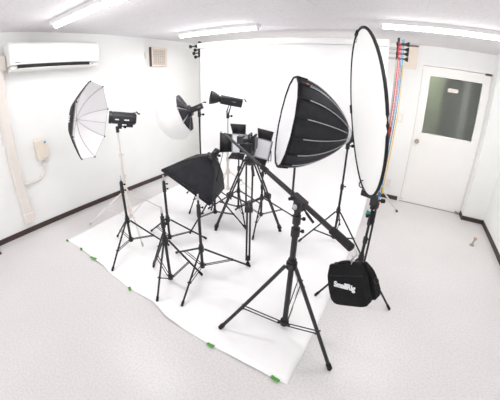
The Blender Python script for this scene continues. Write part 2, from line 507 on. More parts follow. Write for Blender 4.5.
# door stop lying on the floor near the right wall
t = thing('door_stop', (4.69, -0.95, 0), 'small metal door stop standing alone on the floor in front of the door', 'door stop')
obj('base', MB().lathe([(0, 0.030), (0.008, 0.030), (0.014, 0.022), (0.016, 0.011)], (4.685, -0.96, 0), (0, 0, 1), 14, True), 'brass', t)
obj('stem', MB().cyl((4.685, -0.96, 0.014), (4.70, -0.95, 0.075), 0.010, 0.012), 'brass', t)
obj('bumper', MB().cyl((4.70, -0.95, 0.072), (4.705, -0.947, 0.10), 0.017, 0.021), mat('tan_rubber', (0.48, 0.30, 0.20), 0.6, noise=0.1), t)

# furniture foot peeping in at the left edge
t = thing('wedge_foot', (0.27, -4.0, 0), 'dark red-brown wedge-shaped furniture foot on the floor at the left picture edge', 'wedge')
obj('wedge', MB().prism([(0, 0), (0.13, 0), (0.13, 0.012), (0, 0.05)], (0.10, -4.045, 0), (0.98, 0.2, 0), (0, 0, 1), (-0.012, 0.06, 0)), 'brown', t, bevel=0.003)

# ------------------------------------------------------------------ backdrop: roll, sheet, stands, bars, chains
YB, ZB = -0.80, 2.135


def sheet_profile():
    pts = []
    yb0 = -1.35                                # where the sweep leaves the floor
    r = 0.56
    yr = yb0 + r
    for k in range(13):
        a = PI / 2 * k / 12
        pts.append((yb0 + r * math.sin(a), 0.0013 + r * (1 - math.cos(a))))
    for k in range(1, 9):
        pts.append((yr + (YB + 0.03 - yr) * k / 8, 0.0013 + r + (ZB - r) * k / 8))
    return pts


front = [(0.0, -3.311, 0.0), (0.1, -3.300, 0.002), (0.173, -3.310, 0.006), (0.27, -3.328, 0.014), (0.37, -3.365, 0.004), (0.462, -3.384, 0.002),
         (0.56, -3.381, 0.010), (0.655, -3.440, 0.016), (0.72, -3.45, 0.003), (0.792, -3.456, 0.002), (0.857, -3.458, 0.010), (0.907, -3.464, 0.013), (0.96, -3.468, 0.008), (1.0, -3.468, 0.001)]


def fx(t, c):
    for i in range(len(front) - 1):
        a, b = front[i], front[i + 1]
        if a[0] <= t <= b[0]:
            s = (t - a[0]) / (b[0] - a[0])
            s = s * s * (3 - 2 * s)
            return a[c] + (b[c] - a[c]) * s


NX = 60
rows = []
prof = sheet_profile()
for k in range(12):                            # floor part
    s = (k / 11) ** 1.6
    row = []
    for i in range(NX + 1):
        tt = i / NX
        yfr, zfr = fx(tt, 1), fx(tt, 2)
        x0 = 0.59 * (1 - s) + 0.50 * s
        x1 = 3.306 * (1 - s) + 3.285 * s
        row.append(V((x0 + (x1 - x0) * tt, yfr + (-1.35 - yfr) * s, 0.0013 + zfr * max(0, 1 - s * 9))))
    rows.append(row)
for y, z in prof[1:]:
    s = min(1, z / 1.0)
    x0 = 0.50 + 0.065 * s
    x1 = 3.285
    rows.append([V((x0 + (x1 - x0) * i / NX, y, z)) for i in range(NX + 1)])
t = thing('paper_backdrop', (1.92, YB, 0), 'white seamless paper backdrop hanging from its roll and sweeping over the floor', 'backdrop')
t['kind'] = 'thing'
obj('paper_sheet', MB().grid(rows), 'paper', t, thick=0.001)
obj('paper_roll', MB().lathe([(0, 0.02), (0, 0.042), (2.72, 0.042), (2.72, 0.02)], (0.56, YB + 0.005, ZB + 0.005), (1, 0, 0), 24), 'paper', t)

for tx in (0.012, 0.125, 0.225, 0.465, 0.795, 0.972):
    x = 0.59 + (3.306 - 0.59) * tx
    yy = fx(tx, 1); zz = 0.009 + fx(tx, 2)
    names = {0.012: 'green tape scrap at the back left corner of the floor paper', 0.125: 'second green tape scrap from the left corner of the floor paper',
             0.225: 'long wrinkled green tape scrap on the paper edge below the umbrella light', 0.465: 'green tape scrap on the paper edge in front of the short stands',
             0.795: 'green tape scrap on the paper edge left of the boom stand foot', 0.972: 'green tape scrap at the paper corner nearest the camera'}
    w = {0.225: 0.085, 0.795: 0.055, 0.972: 0.06}.get(tx, 0.045)
    R = Matrix.Rotation(random.uniform(-0.6, 0.6), 3, 'Z')
    g = MB().grid([[V((x, yy, zz)) + R @ V((-w / 2 + w * i / 4, -0.016 + 0.022 * j, 0.002 * math.sin(i * 2 + j))) for i in range(5)] for j in range(2)])
    o = obj('tape_strip', g, 'green', None, loc=(x, yy, zz), thick=0.001)
    o.location = (x, yy, zz)
    tag(o, names[tx], 'tape', 'green tape scraps along the paper edge')


def wing_knob(mb, p, d, r=0.017, L=0.04):
    p, d = V(p), V(d).normalized()
    mb.cyl(p, p + d * L * 0.55, r * 0.45, n=8)
    mb.cyl(p + d * L * 0.5, p + d * L, r, r * 0.85, n=8)


BARS = [(YB + 0.005, ZB + 0.005), (YB + 0.115, 2.095), (YB + 0.085, 2.04), (YB + 0.125, 1.985)]


def backdrop_stand(x, side, rot, label):
    t = thing('backdrop_stand', (x, YB + 0.09, 0), label, 'stand', 'stands holding the paper backdrop')
    y = YB + 0.09
    p = MB().cyl((x, y, 0.1), (x, y, 1.2), 0.016).cyl((x, y, 1.2), (x, y, 2.20), 0.0125)
    obj('pole', p, 'steel_tube', t)
    obj('collar', MB().cyl((x, y, 0.36), (x, y, 0.42), 0.026), 'steel_tube', t)
    obj('collar', MB().cyl((x, y, 1.17), (x, y, 1.24), 0.022), 'steel_tube', t)
    for k in range(3):
        a = rot + k * 2 * PI / 3
        f = V((x + 0.40 * math.cos(a), y + 0.40 * math.sin(a), 0.012))
        lg = obj('leg', MB().cyl((x + 0.02 * math.cos(a), y + 0.02 * math.sin(a), 0.39), f, 0.010, n=8), 'beige_metal', t)
        m = V((x, y, 0.14)); q = V((x + 0.02 * math.cos(a), y + 0.02 * math.sin(a), 0.39)).lerp(f, 0.55)
        obj('brace', MB().cyl(m, q, 0.006, n=6), 'beige_metal', lg)
        obj('rubber_foot', MB().cyl(f - V((0, 0, 0.012)), f + V((-math.cos(a), -math.sin(a), 1)).normalized() * 0.03, 0.014, n=8), 'black_soft', lg)
    br = MB().box((x, y, 2.10), (0.03, 0.05, 0.24))
    for yb, zb in BARS:
        br.box((x, (y + yb) / 2, zb), (0.02, abs(y - yb) + 0.04, 0.022))
        br.lathe([(0, 0.02), (0.02, 0.027), (0.04, 0.02)], (x - 0.02 , yb, zb), (1, 0, 0), 12, True)
    obj('bracket', br, 'black', t)
    for yb, zb in BARS:
        k = MB()
        x0 = x + side * 0.022
        k.cyl((x0, yb, zb), (x0 + side * 0.065, yb, zb), 0.010, n=10)
        k.lathe([(0, 0.010), (0.03, 0.028), (0.045, 0.028)], (x0 + side * 0.06, yb, zb), (side, 0, 0), 12, True)
        obj('roller_knob', k, 'black', t)
    return t


backdrop_stand(0.505, -1, 0.4, 'gray backdrop stand with black knobs at the left end of the paper roll')
backdrop_stand(3.385, 1, 0.64, 'gray backdrop stand behind the bead chains at the right end of the paper roll')
for i, (yb, zb) in enumerate(BARS[1:]):
    o = obj('crossbar', MB().cyl((0.53, yb, zb), (3.36, yb, zb), 0.014, n=12), 'steel_tube', None, loc=(0.53, yb, zb))
    o.location = (0.53, yb, zb)
    tag(o, ['gray crossbar just below the paper roll, second of four', 'gray empty crossbar third from the top of the backdrop stands',
            'gray empty crossbar lowest of the four on the backdrop stands'][i], 'crossbar', 'bars across the backdrop stands')


def chain(x, y, z0, z1, m, label, endm, weight=None):
    t = thing('bead_chain', (x, y, z1), label, 'chain', 'bead chains hanging from the backdrop rollers')
    mb = MB()
    n = int((z0 - z1) / 0.017)
    for k in range(n):
        z = z0 - (z0 - z1) * k / n
        for s in (-1, 1):
            xx = x + s * 0.009 + (0.01 * math.sin(k * 0.05))
            mb.lathe([(-0.0085, 0.002), (-0.004, 0.0068), (0.004, 0.0068), (0.0085, 0.002)], (xx, y, z), (0, 0, 1), 6, True)
    obj('beads', mb, m, t)
    obj('pull_grip', MB().lathe([(0, 0.006), (0.02, 0.014), (0.085, 0.017), (0.10, 0.008)], (x, y, z1 - 0.1), (0, 0, 1), 10, True), endm, t)
    if weight:
        obj('chain_weight', MB().span((x - 0.022, y - 0.02, weight), (x + 0.022, y + 0.02, weight + 0.14)), 'dark_red', t, bevel=0.005)
    return t


chain(3.405, YB - 0.02, 2.14, 1.00, 'red_chain', 'red bead chain hanging from the backdrop roller with a dark red weight', 'dark_red', 1.04)
chain(3.435, YB + 0.035, 2.19, 0.20, 'blue_chain', 'blue bead chain hanging between the red and yellow chains', 'brown')
chain(3.452, YB + 0.07, 1.90, 0.40, 'yellow_chain', 'yellow bead chain hanging closest to the cream wall board', 'yellow_chain')
t = thing('chain_clip', (3.33, YB, 0.0), 'small teal clip on the floor behind the round reflector stand', 'clip')
obj('clip_body', MB().span((3.30, YB - 0.03, 0.0), (3.36, YB + 0.03, 0.035)), 'teal', t, bevel=0.006)
obj('clip_lever', MB().box((3.34, YB, 0.045), (0.07, 0.02, 0.012), Matrix.Rotation(0.3, 3, 'Y')), 'teal', t)


# ------------------------------------------------------------------ light stands
def light_stand(x, y, R, rot, zc, zh, ztop, label, m='black', r=0.0125, legr=0.0085, joints=(), spigot=True, group=None, bf=0.6, single=False, name='light_stand', skip_brace=()):
    t = thing(name, (x, y, 0), label, 'light stand', group)
    zj = [zh - 0.02] + list(joints) + [ztop]
    pm = MB()
    rr = r
    for a, b in zip(zj[:-1], zj[1:]):
        pm.cyl((x, y, a), (x, y, b), rr, n=14)
        rr *= 0.82
    obj('pole', pm, m, t)
    hub = MB().cyl((x, y, zc - 0.022), (x, y, zc + 0.022), r * 1.9, n=12).cyl((x, y, zc + 0.02), (x, y, zc + 0.045), r * 1.45, n=12)
    obj('leg_collar', hub, m, t)
    lowm = MB().cyl((x, y, zh - 0.022), (x, y, zh + 0.016), r * 1.7, n=12)
    for k in range(3):
        a = rot + k * 2 * PI / 3
        lowm.box((x + 1.9 * r * math.cos(a), y + 1.9 * r * math.sin(a), zh), (r * 1.6, r * 0.9, 0.018), Matrix.Rotation(a, 3, 'Z'))
    obj('brace_hub', lowm, m, t)
    for j, zz in enumerate(joints):
        k = MB().cyl((x, y, zz - 0.03), (x, y, zz + 0.022), r * 1.45 * 0.9 ** j, n=12)
        cl = obj('clamp_collar', k, 'black_body' if m == 'black' else m, t)
        kk = MB(); wing_knob(kk, (x + r * 0.9, y + r * 0.5, zz), (0.87, 0.49, 0.0), 0.0095 if r < 0.018 else 0.012, 0.026 if r < 0.018 else 0.03)
        obj('knob', kk, 'black_soft' if m == 'black' else m, cl)
    for k in range(3):
        a = rot + k * 2 * PI / 3
        c, s = math.cos(a), math.sin(a)
        top = V((x + c * r * 2.2, y + s * r * 2.2, zc - 0.005))
        f = V((x + R * c, y + R * s, 0.012))
        d = (f - top).normalized()
        lg = obj('leg', MB().cyl(top, f, legr, n=8), m, t)
        obj('rubber_foot', MB().cyl(f - d * 0.035, f + d * 0.004, legr * 1.35, n=8).cyl((f.x, f.y, 0.0022), f, legr * 1.1, n=8), 'black_soft' if m == 'black' else 'steel_tube', lg)
        q = top.lerp(f, bf)
        side = V((-s, c, 0)) * legr * 1.15
        h = V((x + c * r * 2.2, y + s * r * 2.2, zh))
        b = MB()
        if single:
            b.cyl(h, q, 0.005, n=6)
        else:
            b.cyl(h + side, q + side, 0.0042, n=6).cyl(h - side, q - side, 0.0042, n=6)
        b.cyl(q - side * 1.6, q + side * 1.6, 0.006, n=8)
        obj('brace', b, m, lg)
    if spigot:
        sp = MB().cyl((x, y, ztop), (x, y, ztop + 0.012), r * 0.9, n=10).lathe([(0.012, 0.008), (0.022, 0.008), (0.024, 0.0055), (0.03, 0.0055), (0.032, 0.008), (0.045, 0.007)], (x, y, ztop), (0, 0, 1), 10, True)
        obj('spigot', sp, 'silver', t)
    return t


LS = 'black light stands on the paper'
light_stand(1.401, -2.977, 0.367, 2.946, 0.344, 0.135, 0.755, 'short black stand without a lamp, standing in front of the umbrella light', joints=(0.66, 0.715), group=LS)
light_stand(1.643, -2.67, 0.378, 0.858, 0.291, 0.094, 0.708, 'short black stand without a lamp, below the left corner of the rectangular softbox', joints=(0.62, 0.67), group=LS)
light_stand(2.058, -3.099, 0.272, 0.869, 0.41, 0.045, 0.655, 'steep folded black stand without a lamp, nearest the paper front edge', joints=(0.56, 0.60), group=LS)
light_stand(2.227, -2.865, 0.431, 0.799, 0.262, 0.095, 0.715, 'short black stand without a lamp, directly below the lowest softbox corner', joints=(0.60, 0.65), group=LS)

# umbrella light
AX, AY = 0.947, -2.635
light_stand(AX, AY, 0.535, -0.447, 0.43, 0.12, 1.15, 'beige light stand with thin legs carrying the umbrella strobe', 'beige_metal', 0.0165, 0.0075, joints=(0.62, 0.86), spigot=False, bf=0.5, single=True)


def frame(axis, up=V((0, 0, 1))):
    a = V(axis).normalized()
    s = a.cross(up).normalized()
    return a, s, s.cross(a)


def rot3(s, a, u):
    return Matrix((V(s), V(a), V(u))).transposed()     # local x=side, y=axis, z=up


# strobe monolight: axis points to its front (towards umbrella)
a, s, u = frame((-0.58, -0.79, 0.16))
c = V((0.972, -2.58, 1.245))
t = thing('strobe_light', (AX, AY, 1.13), 'black cylindrical strobe light pointing into the white umbrella', 'studio light')
obj('body', MB().lathe([(-0.14, 0.05), (-0.138, 0.062), (-0.10, 0.064), (0.10, 0.064), (0.104, 0.058), (0.108, 0.066), (0.135, 0.066), (0.137, 0.055)], c, a, 28, True), 'black_body', t)
obj('front_glass', MB().lathe([(0.136, 0.05), (0.142, 0.045), (0.15, 0.001)], c, a, 20), 'led_face', t)
obj('rear_panel', MB().lathe([(-0.15, 0.045), (-0.138, 0.058)], c, a, 24, True), 'black_soft', t)
obj('carry_handle', MB().tube([c - a * 0.11 + u * 0.06, c - a * 0.145 + u * 0.075, c - a * 0.17 + u * 0.055, c - a * 0.185 + u * 0.06], 0.009, 8), 'black_body', t)
obj('side_label', MB().prism([(-0.075, -0.006), (-0.025, -0.006), (-0.025, 0.007), (-0.075, 0.007)], c - s * 0.063 + u * (-0.012), a, u, -s * 0.003), 'white_mark', t)
obj('side_label', MB().prism([(0.03, -0.005), (0.07, -0.005), (0.07, 0.006), (0.03, 0.006)], c - s * 0.063 + u * (-0.012), a, u, -s * 0.003), 'white_mark', t)
obj('battery_grip', MB().box(c - a * 0.085 - u * 0.068, (0.05, 0.07, 0.045), rot3(s, a, u)), 'black_body', t, bevel=0.006)
obj('tilt_bracket', MB().box(V((0.955, -2.605, 1.172)), (0.04, 0.045, 0.07), rot3(s, a, u)).cyl((AX, AY, 1.10), (AX, AY, 1.165), 0.018, n=10), 'black', t)
kk = MB(); wing_knob(kk, (0.965, -2.60, 1.165), (0.6, 0.8, -0.35), 0.016, 0.06)
obj('tilt_knob', kk, 'black_soft', t)

# umbrella
ua = V((0.818, 0.551, -0.165)).normalized()
uc = V((0.714, -2.792, 1.234)); UR = 0.425
us = ua.cross(V((0, 0, 1))).normalized(); uw = us.cross(ua)
t = thing('photo_umbrella', tuple(uc - ua * 0.17), 'open eight-panel umbrella, white inside and black outside, at the left wall', 'umbrella')


def umb_pt(frac, ang, off=0.0):
    """spherical-cap point; frac 0 apex..1 rim"""
    R = UR; d = 0.185
    k = frac
    depth = d * (1 - k ** 2.35)
    return uc - ua * (depth + off) + (us * math.cos(ang) + uw * math.sin(ang)) * (R * k)


def umb_panels(off, edge):
    mb = MB()
    nr, nt = 10, 6
    for p in range(8):
        a0 = -0.198 + p * PI / 4; a1 = a0 + PI / 4
        rows = []
        for i in range(nr + 1):
            fr = i / nr
            A, B = umb_pt(fr, a0, off), umb_pt(fr, a1, off)
            row = []
            for j in range(nt + 1):
                w = j / nt
                q = A.lerp(B, w)
                sag = 4 * w * (1 - w)
                q -= ua * (off * 2.5 * sag * fr * (1 - fr))
                row.append(q)
            rows.append(row)
        mb.grid(rows)
    return mb


obj('black_cover', umb_panels(0.012, 0), 'fabric', t)
obj('white_lining', umb_panels(0.0, 0), 'umb_white', t)
for p in range(8):
    a0 = -0.198 + p * PI / 4
    rb = obj('rib', MB().tube([umb_pt(i / 10, a0, -0.006) for i in range(11)], 0.0022, 6), 'umb_rib', t)
    obj('rib_tip', MB().ball(umb_pt(1.0, a0, -0.004), 0.009, 8, 6), 'black_soft', rb)
obj('rim_cord', MB().tube([umb_pt(1.0, -0.198 + i * PI / 4, 0.0) for i in range(8)], 0.002, 5, True), 'umb_rib', t)
obj('shaft', MB().cyl(uc - ua * 0.20, uc + ua * 0.16, 0.004, n=8), 'silver', t)
# small white print on the outside of the panel that faces the camera side
am = -0.198 + PI / 8
mk = MB()
for t0, t1 in ((-0.085, -0.045), (-0.03, 0.0), (0.012, 0.04), (0.055, 0.085)):
    mk.grid([[umb_pt(k_, am + t0, 0.022), umb_pt(k_, am + t1, 0.022)] for k_ in (0.80, 0.85, 0.90, 0.95)])
obj('printed_mark', mk, 'white_mark', t, thick=0.002)

# rectangular softbox + its stand
CX, CY = 1.765, -2.042
light_stand(CX, CY, 0.359, 2.351, 0.374, 0.157, 0.80, 'black light stand carrying the rectangular softbox', joints=(0.55,), spigot=False, group=LS)
SH = V((-0.062, 0.085, -0.032))
S0 = V((1.745, -2.04, 0.80)) + SH
corners = [V(p) + SH for p in ((1.454, -2.48, 0.729), (1.924, -2.327, 0.389), (1.71, -1.769, 0.343), (1.239, -1.921, 0.683))]
corners = [S0 + (c_ - S0) * 1.025 for c_ in corners]
corners[0] = corners[0] + V((-0.018, -0.022, 0.008))
sa = V((-0.508, -0.262, -0.821)).normalized()
su = V((0.784, 0.254, -0.566)).normalized(); sv = sa.cross(su).normalized()
t = thing('softbox', tuple(S0), 'black rectangular softbox tilted down with its white side turned away', 'softbox')
inner = []
for cc in corners:
    dv = (cc - (S0 + sa * 0.3217))
    inner.append(S0 + (su * (1 if dv.dot(su) > 0 else -1) + sv * (1 if dv.dot(sv) > 0 else -1)) * 0.05)
mb = MB()
rows = []
ns = 6
for i in range(7):
    fr = i / 6
    ring = []
    for k in range(4):
        A0, B0 = inner[k], corners[k]
        A1, B1 = inner[(k + 1) % 4], corners[(k + 1) % 4]
        for j in range(ns):
            w = j / ns
            P0 = A0.lerp(A1, w); P1 = B0.lerp(B1, w)
            P = P0.lerp(P1, fr)
            bulge = 0.010 * math.sin(PI * fr)
            cen = S0 + sa * 0.3217 * fr
            P += (P - cen).normalized() * bulge * (1 - 0.75 * 4 * w * (1 - w)) - sa * 0.02 * math.sin(PI * fr)
            ring.append(P)
    ring.append(ring[0])
    rows.append(ring)
obj('black_shell', mb.grid(rows), 'fabric', t, thick=0.002)
lip = MB()
for k in range(4):
    A, B = corners[k], corners[(k + 1) % 4]
    lip.add([A - sa * 0.0, B - sa * 0.0, B + sa * 0.02, A + sa * 0.02], [(0, 1, 2, 3)])
obj('rim_edge', lip, 'fabric', t, thick=0.004)
fc = [c_.lerp(sum(corners, V()) / 4, 0.02) - sa * 0.012 for c_ in corners]
obj('front_diffuser', MB().add(fc, [(0, 1, 2, 3)]), 'white_cloth', t)
obj('speed_ring', MB().lathe([(-0.012, 0.045), (-0.012, 0.072), (0.015, 0.075), (0.015, 0.045)], S0 - sa * 0.005, sa, 24), 'black', t)
for k in range(4):
    obj('rod', MB().tube([inner[k] - sa * 0.01, inner[k].lerp(corners[k], 0.5) + (corners[k] - S0).normalized() * 0.0 - sa * 0.012 + (inner[k] - S0) * 0.35, corners[k]], 0.003, 6), 'black', t)
obj('side_zip', MB().tube([inner[1].lerp(inner[0], .3) - sa * 0.02, S0.lerp(corners[1], .55) - sa * 0.05, corners[1] - sa * 0.01], 0.004, 6), 'black_soft', t)
t = thing('lamp_head', (CX, CY, 0.82), 'small black lamp head clamped behind the rectangular softbox', 'studio light')
obj('lamp_body', MB().lathe([(-0.11, 0.025), (-0.105, 0.034), (-0.02, 0.040), (-0.012, 0.05)], S0 - sa * 0.0, sa, 20, True), 'black_body', t)
obj('tilt_bracket', MB().box((CX + 0.01, CY, 0.825), (0.035, 0.04, 0.07)).cyl((CX, CY, 0.77), (CX, CY, 0.82), 0.017), 'black', t)
kk = MB(); wing_knob(kk, (CX + 0.025, CY + 0.01, 0.815), (0.87, 0.49, 0.1), 0.016, 0.05)
obj('tilt_knob', kk, 'black_soft', t)
obj('power_cord', MB().tube([S0 - sa * 0.1, S0 - sa * 0.12 + V((0.05, 0.02, -0.03)), V((CX + 0.06, CY + 0.03, 0.70)), V((CX + 0.04, CY + 0.02, 0.60)), V((CX + 0.015, CY + 0.01, 0.5))], 0.004, 6), 'black_soft', t)

# lantern softbox
DXX, DYY = 1.244, -1.632
light_stand(DXX, DYY, 0.398, 0.769, 0.33, 0.10, 1.19, 'slim black light stand carrying the white globe lantern', joints=(0.55,), spigot=False, group=LS)
da = V((-0.826, -0.433, -0.361)).normalized()
dc = V((1.105, -1.745, 1.210))
t = thing('lantern_softbox', tuple(dc), 'round white globe lantern with a black eight-panel skirt, facing the left wall', 'lantern')
prof = []
GR = 0.30
for k in range(11):
    an = math.radians(52) + (PI - math.radians(52)) * k / 10
    prof.append(((GR * 0.6157 - GR * math.cos(an)) * 0.74 - 0.005, max(0.001, GR * math.sin(an))))
obj('globe', MB().lathe(prof, dc, da, 32, phase=PI / 8), 'globe', t)
for k in range(8):
    an = PI / 8 + k * PI / 4
    u1, w1, _ = basis(da)
    rib = [dc + da * d_ + (u1 * math.cos(an) + w1 * math.sin(an)) * (r_ + 0.001) for d_, r_ in prof]
    obj('seam', MB().tube(rib, 0.0016, 5), 'white_cloth', t)
u1, w1, _ = basis(da)
for k in range(8):
    a0 = PI / 8 + k * PI / 4 + 0.045; a1 = PI / 8 + (k + 1) * PI / 4 - 0.045
    rows = []
    for fr in (0, 0.35, 0.7, 1.0):
        r_ = 0.06 + (0.243 - 0.06) * fr; d_ = -0.055 + 0.055 * fr ** 1.3
        rows.append([dc + da * d_ + (u1 * math.cos(a0 + (a1 - a0) * j / 4) + w1 * math.sin(a0 + (a1 - a0) * j / 4)) * r_ * (1 - 0.04 * math.sin(PI * j / 4)) for j in range(5)])
    obj('skirt_panel', MB().grid(rows), 'fabric', t, thick=0.003)
    an = PI / 8 + k * PI / 4
    obj('rod', MB().cyl(dc - da * 0.056 + (u1 * math.cos(an) + w1 * math.sin(an)) * 0.06, dc + (u1 * math.cos(an) + w1 * math.sin(an)) * 0.243, 0.004, n=6), 'gray_rib', t)
obj('rear_lining', MB().lathe([(-0.048, 0.05), (0.0, 0.235)], dc, da, 32), 'white_cloth', t)
obj('speed_ring', MB().lathe([(-0.09, 0.05), (-0.09, 0.068), (-0.05, 0.072), (-0.05, 0.05)], dc, da, 24), 'black', t)


def cob_light(c, a, label, pole, L=0.2, w=0.085, h=0.075, reflector=False, name='studio_light'):
    """box-bodied lamp, c = body centre, a = front direction, pole = (x, y, z top)"""
    a, s, u = frame(a)
    t = thing(name, pole, label, 'studio light')
    R = rot3(s, a, u)
    c = V(c)
    prof = [(-w / 2, -h * 0.3), (-w * 0.35, -h / 2), (w * 0.35, -h / 2), (w / 2, -h * 0.3), (w / 2, h * 0.3), (w * 0.35, h / 2), (-w * 0.35, h / 2), (-w / 2, h * 0.3)]
    obj('body', MB().prism(prof, c - a * L / 2, s, u, a * L), 'black_body', t, bevel=0.004)
    obj('cooling_fins', MB().box(c + u * 0.0, (w * 1.04, 0.006, h * 0.8), R).box(c - a * 0.02, (w * 1.04, 0.006, h * 0.8), R).box(c - a * 0.04, (w * 1.04, 0.006, h * 0.8), R).box(c - a * 0.06, (w * 1.04, 0.006, h * 0.8), R), 'black', t)
    obj('mount_ring', MB().lathe([(L / 2, 0.04), (L / 2 + 0.02, 0.042), (L / 2 + 0.022, 0.036)], c, a, 20, True), 'black', t)
    obj('rear_handle', MB().tube([c - a * (L / 2 - 0.01) + u * h * 0.4, c - a * (L / 2 + 0.035) + u * h * 0.5, c - a * (L / 2 + 0.06) + u * h * 0.25], 0.009, 8), 'black_body', t)
    yoke = MB()
    base = V((pole[0], pole[1], pole[2] + 0.035))
    for sg in (-1, 1):
        p1 = c + s * sg * (w / 2 + 0.01)
        p2 = base + s * sg * (w / 2 + 0.01) + V((0, 0, 0.015))
        yoke.tube([p1, p2, base + s * sg * (w / 2 - 0.01)], 0.011, 8)
    yoke.cyl(base - s * (w / 2 - 0.008), base + s * (w / 2 - 0.008), 0.010, n=8)
    obj('yoke', yoke, 'black', t)
    obj('stand_socket', MB().cyl((pole[0], pole[1], pole[2] - 0.03), (pole[0], pole[1], pole[2] + 0.035), 0.020, n=12), 'black', t)
    kk = MB(); wing_knob(kk, (pole[0] + 0.015, pole[1] + 0.008, pole[2]), (0.87, 0.49, 0.0), 0.016, 0.045)
    obj('knob', kk, 'black_soft', t)
    obj('side_label', MB().prism([(-0.05, -0.008), (0.01, -0.008), (0.01, 0.006), (-0.05, 0.006)], c - s * (w / 2 * 1.03), a, u, -s * 0.002), 'gray_mark', t)
    obj('side_label', MB().prism([(-0.05, -0.008), (0.01, -0.008), (0.01, 0.006), (-0.05, 0.006)], c + s * (w / 2 * 1.03), a, u, s * 0.002), 'gray_mark', t)
    if reflector:
        f0 = c + a * (L / 2 + 0.02)
        obj('amber_mark', MB().box(f0 - u * 0.035 + s * 0.022, (0.022, 0.007, 0.018), R), 'yellow_dot', t)
        obj('reflector_dish', MB().lathe([(0, 0.04), (0.012, 0.052), (0.06, 0.074), (0.11, 0.088), (0.118, 0.090), (0.116, 0.084), (0.1, 0.08), (0.03, 0.038)], f0, a, 28), 'black', t)
        obj('lamp_face', MB().lathe([(0.025, 0.038), (0.026, 0.001)], f0, a, 20), 'led_face', t)
    return t


cob_light(dc - da * 0.175, da, 'black lamp body plugged into the back of the globe lantern', (DXX, DYY, 1.185), L=0.13, w=0.075, h=0.07)

# bare COB light with reflector
EX, EY = 1.425, -1.269
light_stand(EX, EY, 0.434, 0.597, 0.363, 0.12, 1.12, 'beige light stand behind the LED panels carrying the bare dish reflector lamp', 'beige_metal', 0.0165, 0.0075, joints=(0.55, 0.85), spigot=False, bf=0.5, single=True)
ea = V((-0.704, -0.697, 0.20))
cob_light((1.455, -1.235, 1.332), ea, 'black lamp with a flared dish reflector on the beige stand', (EX, EY, 1.14), L=0.28, w=0.12, h=0.115, reflector=True)

# LED panels with barn doors
FX1, FY1 = 1.856, -1.679
FX2, FY2 = 2.193, -1.712
light_stand(FX1, FY1, 0.409, -0.808, 0.308, 0.10, 0.74, 'black light stand under the left LED panel', joints=(0.45, 0.60), spigot=False, group=LS)
light_stand(FX2, FY2, 0.433, 0.811, 0.305, 0.099, 0.72, 'black light stand under the right LED panel', joints=(0.45, 0.60), spigot=False, group=LS)


def led_panel(c, n, label, pole, w=0.15, h=0.20, flare=(35, 35, 35, 35), lens=(0.12, 0.12, 0.12, 0.12), roll=0.0):
    """n = direction the white face looks; doors: left, right, top, bottom"""
    c = V(c); n = V(n).normalized()
    s = V((0, 0, 1)).cross(n).normalized()          # viewer's right when facing the panel
    u = n.cross(s).normalized()
    s, u = s * math.cos(roll) + u * math.sin(roll), u * math.cos(roll) - s * math.sin(roll)
    t = thing('led_panel', pole, label, 'LED light', 'LED panel lights with barn doors')
    R = Matrix((s, n, u)).transposed()
    obj('housing', MB().box(c - n * 0.022, (w + 0.02, 0.04, h + 0.02), R), 'black_body', t, bevel=0.005)
    obj('light_face', MB().box(c, (w, 0.006, h), R), 'led_face', t)
    edge = MB()
    for sg in (-1, 1):
        edge.box(c + s * sg * (w / 2 + 0.006) + n * 0.002, (0.011, 0.012, h + 0.02), R).box(c + u * sg * (h / 2 + 0.006) + n * 0.002, (w + 0.02, 0.012, 0.011), R)
    obj('bezel', edge, 'gray_rib', t)
    for (dv, half, hw, out), fl, ln in zip(((-s, w / 2, u, h), (s, w / 2, u, h), (u, h / 2, s, w), (-u, h / 2, s, w)), flare, lens):
        f = math.radians(fl)
        hinge = c + dv * (half + 0.012) + n * 0.006
        d = dv * math.cos(f) + n * math.sin(f)
        b0 = out / 2 + 0.004; b1 = out / 2 + 0.018
        p = [hinge - hw * b0, hinge + hw * b0, hinge + d * ln + hw * b1, hinge + d * ln - hw * b1]
        obj('barn_door', MB().add(p, [(0, 1, 2, 3)]), 'black', t, thick=0.003)
    yk = MB()
    pz = V(pole)
    for sg in (-1, 1):
        yk.tube([c - n * 0.022 + s * sg * (w / 2 + 0.016), V((pz.x, pz.y, pz.z + 0.035)) + s * sg * (w / 2 + 0.016), V((pz.x, pz.y, pz.z + 0.03))], 0.005, 6)
    obj('yoke', yk, 'black', t)
    obj('stand_socket', MB().cyl((pz.x, pz.y, pz.z - 0.03), (pz.x, pz.y, pz.z + 0.035), 0.018, n=12), 'black', t)
    kk = MB(); wing_knob(kk, (pz.x - 0.015, pz.y - 0.008, pz.z), (-0.87, -0.49, -0.1), 0.015, 0.05)
    obj('knob', kk, 'black_soft', t)
    return t


led_panel((1.855, -1.675, 0.893), (0.522 - 0.36 * 0.844, -0.826 - 0.36 * 0.536, 0.06), 'left LED panel with open black barn doors, behind the boom arm tip', (FX1, FY1, 0.755), w=0.15, h=0.20, flare=(12, 62, 22, 62), lens=(0.14, 0.12, 0.125, 0.11))
led_panel((2.180, -1.705, 0.880), (0.438 - 0.28 * 0.889, -0.869 - 0.28 * 0.457, 0.08), 'right LED panel with open black barn doors, beside the parabolic softbox', (FX2, FY2, 0.735), w=0.145, h=0.19, flare=(75, 72, 25, 60), lens=(0.10, 0.09, 0.12, 0.11), roll=-0.16)

